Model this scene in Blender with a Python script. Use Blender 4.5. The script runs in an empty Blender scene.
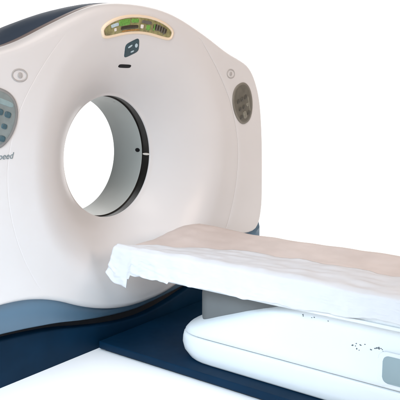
import bpy, bmesh, math, random
from mathutils import Vector, noise, Matrix
from math import sin, cos, pi, radians, hypot, atan2, sqrt

random.seed(7)
scene = bpy.context.scene
col = scene.collection

# ------------------------------------------------------------------ camera
cam_d = bpy.data.cameras.new('camera')
cam = bpy.data.objects.new('camera', cam_d)
col.objects.link(cam)
cam.location = (-2.785, -2.556, 1.361)
YAW, PITCH = radians(52.756), radians(9.09)
view = Vector((sin(YAW)*cos(PITCH), cos(YAW)*cos(PITCH), -sin(PITCH)))
cam.rotation_euler = view.to_track_quat('-Z', 'Y').to_euler()
cam_d.sensor_width = 36.0
cam_d.lens = 36.0*686.9/400.0
cam_d.clip_end = 100.0
scene.camera = cam

# ------------------------------------------------------------------ world, lamps, exposure
world = bpy.data.worlds.new('World')
scene.world = world
world.use_nodes = True
bg = world.node_tree.nodes['Background']
bg.inputs['Color'].default_value = (0.95, 0.97, 1.0, 1)
bg.inputs['Strength'].default_value = 0.12
scene.view_settings.view_transform = 'Standard'
scene.view_settings.look = 'None'
scene.view_settings.gamma = 1.0
scene.view_settings.exposure = 0.0

def area(name, loc, aim, size, power, color, size_y=None):
    l = bpy.data.lights.new(name, 'AREA')
    l.energy = power; l.color = color
    l.size = size
    if size_y:
        l.shape = 'RECTANGLE'; l.size_y = size_y
    o = bpy.data.objects.new(name, l)
    col.objects.link(o)
    o.location = loc
    d = Vector(aim)-Vector(loc)
    o.rotation_euler = d.to_track_quat('-Z', 'Y').to_euler()
    return o

area('key_softbox', (-4.6, -1.9, 1.7), (0, -0.7, 0.6), 1.3, 122, (0.80, 0.91, 1.0))
area('front_fill', (1.1, -4.7, 2.3), (0.1, 0, 0.9), 1.5, 64, (1.0, 0.78, 0.65))  # added unseen fill, warms and brightens the funnel
area('overhead_fill', (-0.6, -1.7, 4.6), (-0.4, -0.9, 0.4), 3.0, 92, (1.0, 0.88, 0.80))  # added unseen light from above, washes the floor white
fl = area('floor_fill', (-2.3, -0.7, 1.75), (-0.75, -0.75, 0.0), 0.6, 11.5, (0.66, 0.84, 1.0))  # added unseen light, whitens the floor at lower left
fl.data.spread = radians(80)
area('backdrop_wash', (3.0, 2.6, 5.2), (6.5, 5.0, 1.2), 3.0, 240, (1.0, 1.0, 1.0), 2.0)  # added unseen light, bleaches the backdrop to white
bf = area('backdrop_fill', (3.0, -3.0, 4.6), (6.0, 0.8, 0.6), 2.5, 85, (1.0, 0.98, 0.96), 2.0)  # added unseen light, whitens the right of the backdrop
bf.data.spread = radians(120)
area('backdrop_side', (0.6, 3.8, 4.6), (3.0, 6.5, 0.8), 2.5, 160, (1.0, 1.0, 1.0), 2.0)  # added unseen light, whitens the far side of the backdrop

# ------------------------------------------------------------------ materials
def mat(name, base, rough=0.4, var=0.04, scale=6.0, bump=0.0, bscale=200.0, coat=0.0, spec=0.5, metal=0.0, tint=None):
    m = bpy.data.materials.new(name)
    m.use_nodes = True
    nt = m.node_tree; N = nt.nodes; L = nt.links
    b = N['Principled BSDF']
    b.inputs['Roughness'].default_value = rough
    b.inputs['Metallic'].default_value = metal
    b.inputs['Coat Weight'].default_value = coat
    b.inputs['Coat Roughness'].default_value = 0.15
    b.inputs['Specular IOR Level'].default_value = spec
    tc = N.new('ShaderNodeTexCoord')
    n = N.new('ShaderNodeTexNoise')
    n.inputs['Scale'].default_value = scale
    n.inputs['Detail'].default_value = 6.0
    L.new(tc.outputs['Object'], n.inputs['Vector'])
    r = N.new('ShaderNodeValToRGB')
    t = tint or base
    r.color_ramp.elements[0].position = 0.3
    r.color_ramp.elements[1].position = 0.7
    r.color_ramp.elements[0].color = tuple(min(1, c*(1-var)) for c in base)+(1,)
    r.color_ramp.elements[1].color = tuple(min(1, c*(1+var)) for c in t)+(1,)
    L.new(n.outputs['Fac'], r.inputs['Fac'])
    L.new(r.outputs['Color'], b.inputs['Base Color'])
    n2 = N.new('ShaderNodeTexNoise')
    n2.inputs['Scale'].default_value = scale*3.1
    n2.inputs['Detail'].default_value = 4.0
    L.new(tc.outputs['Object'], n2.inputs['Vector'])
    mr = N.new('ShaderNodeMapRange')
    mr.inputs['To Min'].default_value = max(0.02, rough*0.85)
    mr.inputs['To Max'].default_value = min(1.0, rough*1.15)
    L.new(n2.outputs['Fac'], mr.inputs['Value'])
    L.new(mr.outputs['Result'], b.inputs['Roughness'])
    if bump:
        n3 = N.new('ShaderNodeTexNoise')
        n3.inputs['Scale'].default_value = bscale
        n3.inputs['Detail'].default_value = 3.0
        L.new(tc.outputs['Object'], n3.inputs['Vector'])
        bp = N.new('ShaderNodeBump')
        bp.inputs['Strength'].default_value = bump
        bp.inputs['Distance'].default_value = 0.002
        L.new(n3.outputs['Fac'], bp.inputs['Height'])
        L.new(bp.outputs['Normal'], b.inputs['Normal'])
    return m

M = {}
M['floor'] = mat('studio_white', (0.93, 0.93, 0.93), 0.7, 0.01, 1.5)
M['cover'] = mat('cover_paint', (0.69, 0.675, 0.675), 0.42, 0.02, 2.2, 0.05, 350, coat=0.12)
M['shell'] = mat('shell_slate', (0.024, 0.042, 0.072), 0.6, 0.06, 4, 0.05, 300)
M['shade_strip'] = mat('edge_shade_taupe', (0.20, 0.15, 0.135), 0.45, 0.05, 4)  # taupe paints the shading where the cover edge turns away
M['skirt'] = mat('skirt_blue', (0.092, 0.168, 0.245), 0.40, 0.05, 4, 0.05, 300)
M['base'] = mat('base_navy', (0.0008, 0.017, 0.042), 0.55, 0.15, 5, 0.05, 260, spec=0.12)
M['gap_shade'] = mat('gap_shade_black', (0.008, 0.008, 0.012), 0.7, 0.2, 8)  # shadow in the gaps painted as near-black
M['liner'] = mat('bore_liner', (0.43, 0.455, 0.44), 0.45, 0.03, 5)
M['band'] = mat('bore_band', (0.012, 0.011, 0.010), 0.35, 0.3, 30)
M['table'] = mat('table_white', (0.70, 0.72, 0.73), 0.38, 0.02, 3, 0.03, 300, coat=0.1)
M['grey'] = mat('lift_shade_grey', (0.12, 0.125, 0.125), 0.5, 0.05, 5)  # shade under the tabletop put into the lift's grey; also colours the cover seam
M['recess'] = mat('recess_grey', (0.25, 0.32, 0.34), 0.5, 0.05, 5)
M['pad_shade'] = mat('pad_shade_beige', (0.585, 0.50, 0.465), 0.55, 0.04, 7, 0.25, 90, tint=(0.61, 0.525, 0.49))  # beige stands in for dim, warm grazing light on the tabletop
M['sheet'] = mat('sheet_cloth', (0.64, 0.64, 0.66), 0.85, 0.03, 9, 0.25, 500, spec=0.2)
M['bezel'] = mat('display_bezel', (0.86, 0.70, 0.52), 0.3, 0.03, 8, coat=0.3)  # warm glow on the display lip put into the colour
M['screen'] = mat('display_brown', (0.22, 0.19, 0.085), 0.3, 0.3, 45, tint=(0.29, 0.27, 0.12))
M['screen_dark'] = mat('display_dark', (0.05, 0.04, 0.025), 0.25, 0.2, 50)
M['green'] = mat('display_green', (0.14, 0.34, 0.06), 0.35, 0.3, 90)
M['amber'] = mat('display_amber', (0.42, 0.20, 0.05), 0.35, 0.2, 90)
M['pale'] = mat('pale_mark', (0.80, 0.74, 0.68), 0.4, 0.05, 60)
M['emblem'] = mat('emblem_teal', (0.022, 0.058, 0.075), 0.5, 0.3, 70)
M['emblem_light'] = mat('emblem_light', (0.48, 0.60, 0.66), 0.3, 0.1, 70)
M['slot'] = mat('slot_black', (0.006, 0.006, 0.008), 0.55, 0.2, 60, spec=.2)
M['panel_teal'] = mat('panel_teal_grey', (0.20, 0.235, 0.235), 0.42, 0.12, 25)
M['panel_rim'] = mat('panel_rim_grey', (0.25, 0.25, 0.25), 0.42, 0.06, 25)
M['button_teal'] = mat('button_teal', (0.045, 0.10, 0.125), 0.4, 0.2, 60)
M['stripe_teal'] = mat('stripe_teal', (0.24, 0.33, 0.34), 0.45, 0.1, 30)
M['button_blue'] = mat('button_blue', (0.07, 0.16, 0.26), 0.4, 0.2, 60)
M['panel_olive'] = mat('panel_olive_grey', (0.135, 0.125, 0.100), 0.42, 0.15, 25)  # right panel's duller light put into olive; also used for display readouts
M['dim_rim'] = mat('panel_dim_rim', (0.20, 0.185, 0.155), 0.42, 0.1, 25)
M['button_dim'] = mat('button_dim', (0.080, 0.074, 0.060), 0.4, 0.2, 60)
M['button_dim_khaki'] = mat('button_dim_khaki', (0.22, 0.21, 0.17), 0.4, 0.2, 60)
M['ring'] = mat('ring_grey', (0.42, 0.40, 0.39), 0.45, 0.05, 40)
M['ink'] = mat('ink_grey', (0.17, 0.22, 0.24), 0.5, 0.1, 60)
M['fleck'] = mat('fleck_grey', (0.10, 0.12, 0.13), 0.7, 0.4, 60)

# ------------------------------------------------------------------ helpers
def link(name, bm, m, parent=None, smooth=True, angle=40):
    me = bpy.data.meshes.new(name)
    bmesh.ops.recalc_face_normals(bm, faces=bm.faces)
    bm.to_mesh(me); bm.free()
    me.materials.append(m)
    if smooth:
        for p in me.polygons: p.use_smooth = True
        me.set_sharp_from_angle(angle=radians(angle))
    o = bpy.data.objects.new(name, me)
    col.objects.link(o)
    if parent: o.parent = parent
    return o

def thing(name, label, cat, loc=(0, 0, 0)):
    o = bpy.data.objects.new(name, None)
    o.empty_display_size = 0.1
    col.objects.link(o)
    o.location = loc
    o['label'] = label; o['category'] = cat
    return o

def tag(o, label, cat):
    o['label'] = label; o['category'] = cat

def loft(rows, closed=False, cap0=False, cap1=False):
    bm = bmesh.new()
    V = [[bm.verts.new(p) for p in r] for r in rows]
    n = len(rows[0])
    for a, b in zip(V[:-1], V[1:]):
        for i in range(n if closed else n-1):
            j = (i+1) % n
            bm.faces.new((a[i], a[j], b[j], b[i]))
    if cap0: bm.faces.new(V[0])
    if cap1: bm.faces.new(V[-1])
    return bm

def smoothstep(a, b, x):
    t = min(max((x-a)/(b-a), 0.0), 1.0)
    return t*t*(3-2*t)

def interp(pts, x):
    if x <= pts[0][0]: return pts[0][1]
    for (a, va), (b, vb) in zip(pts[:-1], pts[1:]):
        if x <= b:
            t = (x-a)/(b-a)
            return va+(vb-va)*t
    return pts[-1][1]

def interp_s(pts, x):                       # smooth (Catmull-Rom) interpolation
    if x <= pts[0][0]: return pts[0][1]
    if x >= pts[-1][0]: return pts[-1][1]
    for i in range(len(pts)-1):
        if x <= pts[i+1][0]:
            x1, y1 = pts[i]; x2, y2 = pts[i+1]
            x0, y0 = pts[i-1] if i > 0 else (2*x1-x2, y1)
            x3, y3 = pts[i+2] if i+2 < len(pts) else (2*x2-x1, y2)
            m1 = (y2-y0)/(x2-x0); m2 = (y3-y1)/(x3-x1)
            h = x2-x1; t = (x-x1)/h
            return (2*t**3-3*t*t+1)*y1+(t**3-2*t*t+t)*h*m1+(-2*t**3+3*t*t)*y2+(t**3-t*t)*h*m2

def rbox(x0, x1, y0, y1, z0, z1, bev=0.01, seg=3):
    bm = bmesh.new()
    bmesh.ops.create_cube(bm, size=1.0)
    for v in bm.verts:
        v.co = Vector(((x0+x1)/2+v.co.x*(x1-x0), (y0+y1)/2+v.co.y*(y1-y0), (z0+z1)/2+v.co.z*(z1-z0)))
    if bev:
        bmesh.ops.bevel(bm, geom=list(bm.edges), offset=bev, segments=seg, profile=0.5, affect='EDGES')
    return bm

# ------------------------------------------------------------------ backdrop: floor swept up into a white wall
H = 0.987                                     # bore axis height
def make_backdrop():
    prof = [(-7.0, 0.0), (-4, 0), (0, 0), (2.4, 0), (4.2, 0)]
    for k in range(1, 13):
        a = k/12*pi/2
        prof.append((4.2+1.6*sin(a), 1.6-1.6*cos(a)))
    prof += [(5.8, 3.2), (5.8, 7.5)]
    dv = Vector((sin(YAW), cos(YAW), 0)); rv = Vector((cos(YAW), -sin(YAW), 0))
    rows = []
    for w in range(-10, 11, 2):
        rows.append([dv*s+rv*(w*0.95)+Vector((0, 0, z)) for s, z in prof])
    o = link('floor', loft(rows), M['floor'])
    o['kind'] = 'structure'
    return o
make_backdrop()

# ------------------------------------------------------------------ the scanner
gantry = thing('ct_scanner', 'large white CT scanner ring with round bore, slate blue skirt and navy base', 'medical scanner', (0, 0, 0))

RIM_R, RIM_Y, FACE_Y, FUN_R = 0.35, 0.20, -0.06, 0.76

half = [(0, 1.812), (.2, 1.80), (.36, 1.765), (.6, 1.682), (.8, 1.598), (.95, 1.556), (1.06, 1.515), (1.145, 1.41), (1.20, 1.27), (1.232, 1.0),
        (1.238, .66), (1.234, .56), (1.205, .45), (1.14, .395), (.975, .405), (.8, .390), (.63, .342),
        (.45, .262), (.3, .212), (.15, .182), (0, .175)]
poly = half+[(-x, z-(.030*smoothstep(.35, .75, x) if z > 1.3 else 0)) for x, z in reversed(half[1:-1])]
for it in range(2):
    q = []
    for i in range(len(poly)):
        (x0, z0), (x1, z1) = poly[i], poly[(i+1) % len(poly)]
        q += [(.75*x0+.25*x1, .75*z0+.25*z1), (.25*x0+.75*x1, .25*z0+.75*z1)]
    poly = q
def outline_r(a):
    dx, dz = cos(a), sin(a)
    best = 0
    for i in range(len(poly)):
        x0, z0 = poly[i]; x1, z1 = poly[(i+1) % len(poly)]
        z0 -= H; z1 -= H
        ex, ez = x1-x0, z1-z0
        den = dx*ez-dz*ex
        if abs(den) < 1e-9: continue
        t = (x0*ez-z0*ex)/den
        s = (x0*dz-z0*dx)/den
        if t > 0 and -1e-6 <= s <= 1+1e-6: best = max(best, t)
    return best

SEAM = [(-90, .95), (-60, .95), (-32, .925), (-15, .915), (0, .905), (10, .888), (20, .868), (30, .845), (40, .833), (50, .835), (60, .86), (90, .9)]
def seam_r(a):
    d = math.degrees(atan2(sin(a), cos(a)))
    if d > 90: d = 180-d
    if d < -90: d = -180-d
    return interp_s(SEAM, d)

def face_y(r):                                # trumpet-shaped front, flat beyond the funnel
    t = min(max((r-RIM_R)/(FUN_R-RIM_R), 0), 1)
    return RIM_Y-(RIM_Y-FACE_Y)*(1-(1-t)**1.8)
def surf(x, z):
    return face_y(hypot(x, z-H))
def nrm(x, z):
    e = 1e-3
    sx = (surf(x+e, z)-surf(x-e, z))/(2*e); sz = (surf(x, z+e)-surf(x, z-e))/(2*e)
    return Vector((sx, -1, sz)).normalized()

NA = 288
def ring_pt(a, r, y): return Vector((r*cos(a), y, H+r*sin(a)))

# white front: bore lip, funnel and flat face out to the rounded outline, parted by a fine seam
# into the ring-shaped cowl and the two side panels
grid = []; panel = []
for i in range(NA):
    a = 2*pi*i/NA
    O, S0 = outline_r(a), seam_r(a)
    w = .047*(1-.3*smoothstep(-0.4, -0.75, sin(a))); d = .052
    S = min(S0, O-w-.012)
    dep = (.0042 if cos(a) > 0 else .0004)*smoothstep(.03, .10, O-S0)
    panel.append(O-S0 > .032)
    row = [ring_pt(a, .3435, .211), ring_pt(a, .344, .205), ring_pt(a, .3455, .2025), ring_pt(a, .3475, .2008)]
    F = min(FUN_R+.005, S-.012)
    for j in range(0, 32):
        u = j/31
        r = RIM_R+(F-RIM_R)*u
        row.append(ring_pt(a, r, face_y(r)))
    for j in range(1, 4):
        r = F+(S-.006-F)*j/3
        row.append(ring_pt(a, r, face_y(r)))
    for g, q in ((-.0045, .05), (-.003, .22), (-.0018, .6), (-.0012, 1.0), (0, 1.05)):
        row.append(ring_pt(a, S+g, face_y(S+g)+dep*q))
    jS = len(row)-1
    for g, q in ((.0012, 1.0), (.0018, .6), (.003, .22), (.0045, .05)):
        row.append(ring_pt(a, S+g, face_y(S+g)+dep*q))
    for j in range(1, 9):
        r = S+.006+(O-w-S-.006)*j/8
        row.append(ring_pt(a, r, face_y(r)))
    for j in range(1, 11):
        t = j/10*pi/2
        row.append(ring_pt(a, O-w+w*sin(t), FACE_Y+d*(1-cos(t))))
    grid.append(row)
def grid_mesh(pick):
    bm = bmesh.new(); vs = {}
    def v(i, j):
        i %= NA
        if (i, j) not in vs: vs[i, j] = bm.verts.new(grid[i][j])
        return vs[i, j]
    for i in range(NA):
        side = panel[i] and panel[(i+1) % NA]
        right = cos(2*pi*(i+.5)/NA) > 0
        for j in range(len(grid[0])-1):
            part = ('right' if right else 'left') if (side and j >= jS) else 'cowl'
            if part == pick:
                bm.faces.new((v(i, j), v(i+1, j), v(i+1, j+1), v(i, j+1)))
    return bm
link('front_cowl', grid_mesh('cowl'), M['cover'], gantry, angle=70)
link('side_panel', grid_mesh('right'), M['cover'], gantry, angle=70)
link('side_panel', grid_mesh('left'), M['cover'], gantry, angle=70)

# outer shell and an added taupe strip painting the shade along the white cover's edge
rows = []
shade_rows = []
for i in range(NA+1):
    a = 2*pi*i/NA
    O = outline_r(a)
    grow = .014
    low = smoothstep(-0.3, -0.6, sin(a))
    grow *= 1-low
    prof = [(.001, .032), (.35*grow, .045), (.55*grow, .08), (.6*grow, .13), (.35*grow, .20), (-.012, .30), (-.033, .40), (-.053, .50), (-.078, .58),
            (-.115, .65), (-.15, .68), (-.20, .69)]
    shade_rows.append([ring_pt(a, O+g, y) for g, y in ((-.02, -.018), (-.006, -.0145), (-.001, -.010), (.0012, .0), (.0022, .018), (.002, .031), (-.004, .0325))])
    ex = .030*smoothstep(.35, .75, -cos(a))*smoothstep(.1, .35, sin(a))
    row = [ring_pt(a, O+g+ex*smoothstep(.03, .12, y), y) for g, y in prof]
    for r, y in ((.62, .66), (.5, .60), (.42, .555), (.375, .525), (.358, .513)):
        row.append(ring_pt(a, r, y))
    rows.append(row)
link('outer_shell', loft(rows), M['shell'], gantry, angle=50)
link('edge_shade', loft(shade_rows), M['shade_strip'], gantry, angle=50)

# bore: dark band, grey liner, marks
liner_rows, band_rows = [], []
for i in range(NA+1):
    a = 2*pi*i/NA
    liner_rows.append([ring_pt(a, r, y) for r, y in ((.352, .266), (.343, .2665), (.3405, .269), (.340, .275), (.340, .35), (.340, .44), (.340, .497), (.3415, .504), (.345, .509), (.356, .512))])
    band_rows.append([ring_pt(a, r, y) for r, y in ((.3438, .2105), (.3475, .2115), (.3475, .235), (.3475, .2655), (.341, .2668))])
bore = link('bore_liner', loft(liner_rows), M['liner'], gantry)
band = link('bore_band', loft(band_rows), M['band'], gantry)
def bore_patch(name, a0, da, y0, y1, r0, r1, m, parent):
    rows = []
    for (r, e) in ((r0, 0.0), (r1+.001, .0), (r1, .12), ):
        row = []
        for k in range(33):
            t = 2*pi*k/32
            row.append(ring_pt(radians(a0)+da*(1-e)*cos(t), r, (y0+y1)/2+(y1-y0)/2*(1-e)*sin(t)))
        rows.append(row)
    bm = loft(rows)
    bm.faces.new([bm.verts.new(p) for p in rows[-1][:-1]])
    return link(name, bm, m, parent)
bore_patch('laser_port', 1.8, .036, .283, .319, .342, .336, M['slot'], bore)
bore_patch('bore_clip', -1.8, .020, .208, .262, .3475, .3405, M['pale'], band)
bore_patch('sensor_spot', 64, .012, .30, .312, .342, .3385, M['ring'], bore)

# skirt: slate blue band under the white cover
def zb(x):
    a = atan2(0, 1)
    return interp_s([(0, .175), (.15, .180), (.3, .210), (.45, .260), (.63, .340), (.8, .393), (.975, .408), (1.21, .38)], abs(x))
def zs(x):
    return interp_s([(0, .128), (.15, .137), (.3, .158), (.45, .187), (.63, .226), (.8, .250), (.984, .268), (1.21, .285)], abs(x))
rows = []
path = [(-1.238, .60), (-1.238, .40), (-1.238, .20), (-1.242, .06), (-1.242, .0), (-1.228, -.03), (-1.15, -.042)]
path += [(-1.15+2.30*k/80, -.042+.055*(1-smoothstep(.10, .75, abs(-1.15+2.30*k/80)))) for k in range(1, 80)]
path += [(-x, y) for x, y in reversed(path[:7])]
for x, y in path:
    t, b = zb(x)+.03, zs(x)
    if abs(x) > 1.21: t += .13*smoothstep(-.045, -.005, y)
    inx = .03 if abs(x) > 1.17 else 0
    s = 1 if x > 0 else -1
    rows.append([(x-s*inx*.6, y+.025*(inx == 0), t), (x, y, t-.035), (x, y-.004*(inx == 0), (t+b)/2), (x, y, b+.012), (x-s*inx*.3, y+.006, b+.003), (x-s*inx, y+.020, b), (x-s*.05*(inx > 0), y+.07, b+.004)])
link('lower_skirt', loft(rows), M['skirt'], gantry, angle=50)

# recess, its shade put into near-black, and navy base
def slab_front(name, y, ztop, xh, m, yb=.62, bot=0.0, bev=.01):
    rows = []
    path = [(-xh, yb), (-xh, .3), (-xh, y+.05), (-xh+.006, y+.022), (-xh+.02, y+.006), (-xh+.04, y)]
    path += [(-xh+.04+(2*xh-.08)*k/60, y) for k in range(1, 60)]
    path += [(-px, py) for px, py in reversed(path[:6])]
    for x, yy in path:
        t = ztop(x)
        sx = x*(1-.02); 
        rows.append([(x*.999, yy+.001, bot), (x, yy, bot+.006), (x, yy, t-bev), (x*.998, yy+.003, t-.003), (x*.994, yy+bev, t), (x*.9, max(yy, .0)+.10, t+.002)])
    return link(name, loft(rows), m, gantry, angle=50)
slab_front('base_recess', .035, lambda x: zs(x)+.03, 1.12, M['gap_shade'], bot=.05)
slab_front('base', -.008, lambda x: zs(x)-.038, 1.15, M['base'], bot=.0)

# ------------------------------------------------------------------ things set into the front face
def decal(name, outline, mapf, h, m, parent, rings=6, bev=.003, sink=.004, base=0.0):
    """plate that follows the curved face; outline in its own plane, star-shaped about (0,0)"""
    bm = bmesh.new()
    def P(a, b, off):
        x, z = mapf(a, b)
        n = nrm(x, z)
        return Vector((x, surf(x, z), z))+n*off
    c = bm.verts.new(P(0, 0, base+h))
    prev = None
    n = len(outline)
    lev = [(k/rings*.94, base+h) for k in range(1, rings+1)]+[(.985, base+h-bev*.3), (1.0, base+h-bev), (1.0, -sink)]
    for s, off in lev:
        row = [bm.verts.new(P(a*s, b*s, off)) for a, b in outline]
        for i in range(n):
            j = (i+1) % n
            if prev: bm.faces.new((prev[i], prev[j], row[j], row[i]))
            else: bm.faces.new((c, row[i], row[j]))
        prev = row
    return link(name, bm, m, parent, angle=50)

def decal_ring(name, outline, mapf, w, h, m, parent, base=0.0, scale=1.0):
    """raised bead that follows an outline on the face"""
    rows = []
    ol = list(outline)+[outline[0]]
    L = len(outline)
    for k in range(L+1):
        a, b = outline[k % L]
        a0, b0 = outline[(k-1) % L]; a1, b1 = outline[(k+1) % L]
        x0, z0 = mapf(a0, b0); x1, z1 = mapf(a1, b1); x, z = mapf(a, b)
        t = Vector((x1-x0, 0, z1-z0)).normalized()
        nn = nrm(x, z)
        side = t.cross(Vector((0, -1, 0))).normalized()
        row = []
        for q in range(9):
            ang = pi*q/8
            X, Z = x+side.x*w*cos(ang), z+side.z*w*cos(ang)
            row.append(Vector((X, surf(X, Z), Z))+nrm(X, Z)*(base+h*sin(ang)-.0015))
        rows.append(row)
    return link(name, loft(rows), m, parent, angle=60)

def superell(ax, bx, p=2.6, n=56, top=1.0, bot=1.0):
    o = []
    for k in range(n):
        t = 2*pi*k/n
        c, s = cos(t), sin(t)
        o.append((ax*math.copysign(abs(c)**(2/p), c), bx*math.copysign(abs(s)**(2/p), s)))
    return o

# status display: an arc concentric with the bore
A0 = radians(92.3)
def arc_map(r0, a0=A0):
    def f(a, b):
        r = r0+b; t = a0-a/r0
        return r*cos(t), H+r*sin(t)
    return f
dm = arc_map(.716)
disp = decal('status_display', superell(.283, .0455, 3.6, 96), dm, .004, M['bezel'], gantry, rings=8)
decal_ring('bezel', superell(.275, .0405, 3.4, 96), dm, .009, .012, M['bezel'], disp)
decal('screen', superell(.266, .0345, 3.2, 96), dm, .0062, M['screen'], disp, rings=8, bev=.001)
def dpart(name, a, b, w, h, m, off=.0085, p=6):
    def f(u, v):
        r = .716+b+v; t = A0-(a+u)/.716
        return r*cos(t), H+r*sin(t)
    return decal(name, superell(w/2, h/2, p, 28), f, off, m, disp, rings=2, bev=.0008, sink=0)
dpart('indicator_lamp', -.112, .015, .080, .030, M['green'])
dpart('indicator_lamp', -.035, .018, .055, .020, M['green'])
dpart('indicator_lamp', .072, -.010, .030, .026, M['green'])
dpart('readout', -.075, -.011, .135, .017, M['screen_dark'])
dpart('readout', .165, .002, .11, .028, M['screen_dark'])
dpart('indicator_lamp', -.185, -.008, .016, .015, M['pale'])
dpart('indicator_lamp', .022, -.009, .022, .019, M['pale'])
dpart('indicator_lamp', -.185, .014, .055, .016, M['emblem_light'])
dpart('light_bar', -.065, -.027, .14, .006, M['amber'])
dpart('readout', .055, .015, .075, .016, M['panel_olive'])
for k in range(5):
    dpart('readout_bar', .118+.021*k, .004-.003*abs(k-2), .008, .034, M['green'] if k == 0 else M['panel_olive'], off=.0095)

# emblem under the display, with two pale strokes
def loc_map(cx, cz, rot=0.0):
    c, s = cos(rot), sin(rot)
    return lambda a, b: (cx+a*c-b*s, cz+a*s+b*c)
em = decal('emblem', superell(.050, .038, 5, 40), loc_map(-.035, 1.582, radians(24)), .003, M['emblem'], gantry, rings=4, bev=.0015)
decal('emblem_mark', superell(.012, .009, 2.2, 24), loc_map(-.010, 1.597, radians(-38)), .0045, M['emblem_light'], em, rings=2, bev=.0008, sink=0)
decal('emblem_mark', superell(.015, .005, 2.2, 24), loc_map(-.055, 1.590, radians(30)), .0045, M['emblem_light'], em, rings=2, bev=.0008, sink=0)
decal('emblem_mark', superell(.012, .004, 2.2, 24), loc_map(-.024, 1.566, radians(20)), .0045, M['emblem_light'], em, rings=2, bev=.0008, sink=0)
# slot lamp
decal('positioning_slot', superell(.050, .0085, 4, 40), loc_map(-.028, 1.489, 0), .003, M['slot'], gantry, rings=3, bev=.0015)

# control panels on the two wings
def control_panel(sgn):
    cx, cz = sgn*.955, (1.275 if sgn > 0 else 1.240)
    rot = radians(19)*(1 if sgn > 0 else -1)
    def mp(dx=0, dz=0, r=0.0):
        c, s = cos(rot), sin(rot)
        def f(a, b):
            a, b = a*cos(r)-b*sin(r), a*sin(r)+b*cos(r)
            u, v = a+dx*sgn, b+dz
            return cx+u*c-v*s, cz+u*s+v*c
        return f
    left = sgn < 0
    ol = []
    for k in range(64):
        t = 2*pi*k/64
        b = .134*sin(t)
        w = .112*(1+.10*sin(t))
        ol.append((w*math.copysign(abs(cos(t))**.85, cos(t)), b))
    p = decal('control_panel', ol, mp(), .006, M['panel_rim'] if left else M['dim_rim'], gantry, rings=6, bev=.004)
    p['label'] = 'teal grey oval control panel with dark buttons' if left else 'oval control panel, duller light put into its dark olive grey'
    decal('keypad', [(a*.86, b*.90) for a, b in ol], mp(), .0075, M['panel_teal'] if left else M['panel_olive'], p, rings=5, bev=.001)
    bt, b2 = (M['button_teal'], M['button_blue']) if left else (M['button_dim'], M['button_dim_khaki'])
    for r_, zz in enumerate((.034, -.020, -.074)):
        for c_, xx in enumerate((-.052, -.010, .034)):
            big = (r_ == 2 and c_ == 1)
            m = b2 if (r_+c_) % 4 == 3 or big else bt
            w, h = (.016, .013)
            if r_ == 1: w, h = .014, .011
            if big: w, h = .020, .024
            decal('button', superell(w, h, 3.2, 24), mp(xx+.004*(r_ % 2), zz), .011, m, p, rings=2, bev=.0015, sink=0)
    if left:
        decal('button_label', superell(.062, .012, 4, 24), mp(-.008, .080), .0085, M['stripe_teal'], p, rings=2, bev=.0005, sink=0)
    else:
        decal('button_label', superell(.006, .050, 4, 24), mp(.058, -.02), .0085, M['button_dim_khaki'], p, rings=2, bev=.0005, sink=0)
for s in (1, -1): control_panel(s)

# small ringed touch mark above each panel
def touch_mark(sgn):
    cx, cz = sgn*.817, (1.462 if sgn > 0 else 1.425)
    p = decal_ring('touch_mark', superell(.040, .026, 2, 40), loc_map(cx, cz), .004, .0022, M['ring'], gantry, base=.002)
    decal('touch_centre', superell(.012, .013, 2.2, 24), loc_map(cx-sgn*.002, cz), .0035, M['ring'], p, rings=2, bev=.001, sink=.001, base=0)
for s in (1, -1): touch_mark(s)

# lettering on the left wing
cu = bpy.data.curves.new('lettering', 'FONT')
cu.body = 'HiSpeed'
cu.size = .040; cu.shear = .35; cu.extrude = .0012
cu.align_x = 'RIGHT'
tmp = bpy.data.objects.new('lettering_tmp', cu)
col.objects.link(tmp)
dg = bpy.context.evaluated_depsgraph_get()
me = bpy.data.meshes.new_from_object(tmp.evaluated_get(dg))
bpy.data.objects.remove(tmp)
me.name = 'lettering'
me.materials.clear(); me.materials.append(M['ink'])
lt = bpy.data.objects.new('lettering', me)
col.objects.link(lt)
lt.parent = gantry
lt.location = (-.872, FACE_Y-.0005, 1.062)
lt.rotation_euler = (pi/2, 0, 0)

# ------------------------------------------------------------------ patient table
table = thing('patient_table', 'white rounded patient table on a low navy floor plate beside the scanner', 'examination table', (0, -1.4, 0))
def at_table(o):
    o.matrix_parent_inverse = Matrix.Translation((0, 1.4, 0))
    return o

PL = [(-.347, -3.4), (-.347, -.03), (1.0, -.03), (1.0, -.42), (.62, -.72), (.347, -1.0), (.347, -3.4)]
def prism(pl, z0, z1, bev):
    bm = bmesh.new()
    lo = [bm.verts.new((x, y, z0)) for x, y in pl]; hi = [bm.verts.new((x, y, z1)) for x, y in pl]
    n = len(pl)
    bm.faces.new(lo); bm.faces.new(hi)
    for i in range(n): bm.faces.new((lo[i], lo[(i+1) % n], hi[(i+1) % n], hi[i]))
    if bev: bmesh.ops.bevel(bm, geom=list(bm.edges), offset=bev, segments=3, profile=.5, affect='EDGES')
    return bm
plate = at_table(link('floor_plate', prism(PL, .010, .050, .005), M['base'], table))
at_table(link('plate_shadow_gap', prism([(-.330, -3.38), (-.330, -.06), (.98, -.06), (.98, -.41), (.61, -.70), (.33, -.98), (.33, -3.38)], .0005, .0105, 0), M['gap_shade'], table, smooth=False))  # black layer painting the shadow gap beneath the plate

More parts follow.
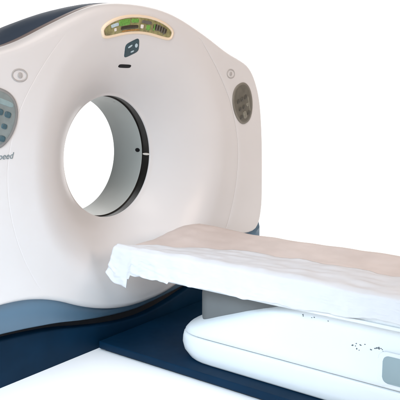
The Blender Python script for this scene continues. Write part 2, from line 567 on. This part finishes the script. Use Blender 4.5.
NOSE = [(.052, -.505), (.08, -.468), (.11, -.452), (.145, -.452), (.178, -.463), (.21, -.490), (.245, -.56), (.275, -.63), (.32, -.75), (.37, -.885), (.41, -1.02), (.436, -1.13)]
TAIL = -3.3
def plan(z, inset=0.0, nose_off=0.0):
    yn = interp_s(NOSE, z)+nose_off
    hw = .268-inset
    rad = .20
    pts = [(-hw, TAIL)]
    for k in range(6): pts.append((-hw, TAIL+(yn-rad-TAIL)*(k+1)/6))
    for k in range(1, 20):
        t = pi*k/20
        c, s = cos(t), sin(t)
        pts.append((-hw*math.copysign(abs(c)**.62, c), yn-rad+rad*abs(s)**.72))
    for k in range(6): pts.append((hw, yn-rad+(TAIL-yn+rad)*k/6))
    pts.append((hw, TAIL))
    return [(x, y, z) for x, y in pts]
lower = loft([plan(.0505, .012, -.012), plan(.054, .004, -.004), plan(.062), plan(.09), plan(.12), plan(.15), plan(.170), plan(.1745, .003, -.003), plan(.1765, .008, -.008), plan(.177, .03, -.03)], closed=True, cap0=True, cap1=True)
at_table(link('lower_cover', lower, M['table'], table, angle=50))
seamb = loft([plan(.170, .012, -.012), plan(.186, .012, -.012)], closed=True)
at_table(link('cover_seam', seamb, M['grey'], table))
zz = [(.1795, .03), (.180, .008), (.182, .003), (.187, 0), (.21, 0), (.235, 0.001), (.26, 0.002), (.29, .003), (.32, .004), (.35, .006), (.38, .008), (.405, .012), (.420, .018), (.430, .030), (.436, .06)]
upper = loft([plan(z, i, -i if z < .2 else 0) for z, i in zz], closed=True, cap0=True, cap1=True)
at_table(link('upper_cover', upper, M['table'], table, angle=50))
at_table(link('lift_column', rbox(-.215, .215, -3.0, -.58, .20, .447, .07, 8), M['grey'], table))
# grey side recess near the foot of the table, with its pale rim
def side_plate(y0, y1, z0, z1, r, xo, xi):
    pts = [(y0, z0), (y0, z1)]
    for k in range(9): pts.append((y1-r+r*sin(pi/2*k/8), z1-r+r*cos(pi/2*k/8)))
    for k in range(9): pts.append((y1-r+r*cos(pi/2*k/8), z0+r-r*sin(pi/2*k/8)))
    bm = bmesh.new()
    A = [bm.verts.new((xo, y, z)) for y, z in pts]; B = [bm.verts.new((xi, y, z)) for y, z in pts]
    fa = bm.faces.new(A); bm.faces.new(B)
    n = len(pts)
    for i in range(n): bm.faces.new((A[i], A[(i+1) % n], B[(i+1) % n], B[i]))
    bmesh.ops.bevel(bm, geom=list(fa.edges), offset=.003, segments=2, profile=.5, affect='EDGES')
    return bm
rim = at_table(link('panel_frame', side_plate(-2.5, -1.540, .190, .336, .035, -.274, -.25), M['table'], table))
at_table(link('service_panel', side_plate(-2.48, -1.562, .206, .320, .024, -.2765, -.26), M['recess'], table))

# cradle: shallow tray under the mattress
rows = []
sec = [(-.300, .500), (-.312, .499), (-.315, .490), (-.313, .452), (-.304, .438), (-.28, .432), (-.20, .437), (0, .440), (.20, .437), (.28, .432), (.304, .438), (.313, .452), (.315, .490), (.312, .499), (.300, .500)]
for y, k in ((-3.2, .9), (-3.19, 1.0), (-2.5, 1), (-1.5, 1), (-.6, 1), (-.19, 1), (-.18, .97)):
    rows.append([(x*k, y, .47+(z-.47)*k) for x, z in sec])
cr = loft(rows, closed=True, cap0=True, cap1=True)
at_table(link('cradle', cr, M['table'], table, angle=50))
at_table(link('cradle_rail', rbox(-.322, -.309, -3.1, -.35, .446, .462, .004), M['table'], table))
# small dark flecks on the white side
rnd = random.Random(5)
spots = [(-1.43, .322, 2), (-1.452, .318, 2), (-1.45, .338, 2), (-1.535, .336, 3), (-1.550, .338, 4), (-1.50, .322, 1), (-1.48, .345, 1), (-1.20, .408, 2), (-1.235, .404, 2), (-1.30, .402, 1)]
for y, z, n in spots:
    for k in range(n):
        yy = y+rnd.uniform(-.013, .013); z_ = z+rnd.uniform(-.008, .008)
        r = rnd.uniform(.0018, .0045)
        xb = -.268+interp(zz, z_)
        bm = bmesh.new()
        vs = [bm.verts.new((xb-.0008, yy+r*1.3*cos(2*pi*q/9)*rnd.uniform(.5, 1.3), z_+r*sin(2*pi*q/9)*rnd.uniform(.4, 1.2))) for q in range(9)]
        vb = [bm.verts.new((xb+.004, v.co.y, v.co.z)) for v in vs]
        bm.faces.new(vs)
        for q in range(9): bm.faces.new((vs[q], vs[(q+1) % 9], vb[(q+1) % 9], vb[q]))
        at_table(link('dark_fleck', bm, M['fleck'], table, smooth=False))

# ------------------------------------------------------------------ mattress
def pad_top(x, y):
    u = x/.318
    z = .572+.016*u*u*(1 if x > 0 else .4)
    z += .030*smoothstep(-.26, .20, x)*smoothstep(-.60, -.22, y)-.012*smoothstep(.22, .32, x)*smoothstep(-.50, -.2, y)
    z += .006*noise.noise(Vector((x*5, y*2.2, 3.1)))+.0035*noise.noise(Vector((x*16, y*6, 1.7)))
    z += .004*noise.noise(Vector((x*4+y*9, y*5-x*6, 8.3)))
    return z
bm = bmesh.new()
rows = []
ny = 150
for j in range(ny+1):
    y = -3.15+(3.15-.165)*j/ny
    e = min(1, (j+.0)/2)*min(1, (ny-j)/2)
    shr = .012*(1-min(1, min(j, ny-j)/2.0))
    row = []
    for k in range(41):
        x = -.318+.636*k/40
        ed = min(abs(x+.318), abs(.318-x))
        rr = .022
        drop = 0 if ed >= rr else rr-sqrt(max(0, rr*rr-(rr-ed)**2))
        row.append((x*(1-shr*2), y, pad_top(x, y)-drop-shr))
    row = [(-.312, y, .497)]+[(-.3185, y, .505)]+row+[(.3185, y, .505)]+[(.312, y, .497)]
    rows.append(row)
o = link('mattress', loft(rows, closed=True, cap0=True, cap1=True), M['pad_shade'], angle=60)
tag(o, 'mattress pad along the patient table, dim warm light on its top put into beige', 'mattress')

# ------------------------------------------------------------------ sheet over the near half of the mattress, hanging down its side
rows = []
ns, ny = 64, 420
for j in range(ny+1):
    y = -3.12+(3.12-.135)*j/ny
    inner = -.02-.20*smoothstep(-.80, -.24, y)-.065*smoothstep(-.32, -.17, y)+.009*noise.noise(Vector((y*3.1, 0, 0)))+.006*noise.noise(Vector((y*14, 2, 0)))
    if y > -.245: zbot = .385+.004*noise.noise(Vector((y*30, 5, 5)))-.14*max(0, (-.175-y))*1.0+.10*smoothstep(-.185, -.13, y)*.5
    else: zbot = .452+.026*smoothstep(-1.1, -1.6, y)+.010*noise.noise(Vector((y*6, 4, 1)))+.006*noise.noise(Vector((y*23, 9, 1)))
    if -.262 < y <= -.245: zbot = .445-.02
    if -.50 < y <= -.262: zbot -= .012*noise.noise(Vector((y*17, 1, 6)))+.006
    row = []
    top_len = -.302-inner
    for k in range(ns+1):
        s = k/ns
        if s < .5:
            x = inner+(-.306-inner)*(s/.5)
            z = pad_top(x, y)+.006
            ed = abs(x+.318)
            if ed < .022: z -= .022-sqrt(max(0, .022**2-(.022-ed)**2))
            z += .005*noise.noise(Vector((x*22, y*9, 4)))+.004*abs(noise.noise(Vector((x*9+y*5, y*14, 7))))
            X = x
        else:
            t = (s-.5)/.5
            ztop = pad_top(-.306, y)+.002
            z = ztop+(zbot-ztop)*t
            rnd_ = min(1, t/.12)
            X = -.306-.020*sqrt(max(0, 1-(1-rnd_)**2))
            f = t*(1.0 if y > -.5 else .75)
            X -= .008*f+f*(.012-.007*smoothstep(-.9, -.3, y))*noise.noise(Vector((y*11, t*1.5, 2)))+f*.006*noise.noise(Vector((y*31, t*3, 6)))
            X -= .004*abs(noise.noise(Vector((y*20+t*4, t*9, 3))))
            cr_ = smoothstep(-.95, -.25, y)
            X -= f*cr_*(.007*(1-abs(noise.noise(Vector((y*10+t*3.5, t*3, 11))))*2.2)+.005*(1-abs(noise.noise(Vector((y*24-t*7, t*7, 13))))*2.2))
        yy = y
        if y > -.30 and s > .5:
            yy += .045*((s-.5)/.5)*smoothstep(-.28, -.15, y)
        row.append((X, yy, z))
    rows.append(row)
sh = link('bed_sheet', loft(rows), M['sheet'], angle=80)
sm = sh.modifiers.new('thickness', 'SOLIDIFY'); sm.thickness = .0018; sm.offset = 1
tag(sh, 'crumpled white sheet draped along the near edge of the mattress, hanging ragged', 'sheet')
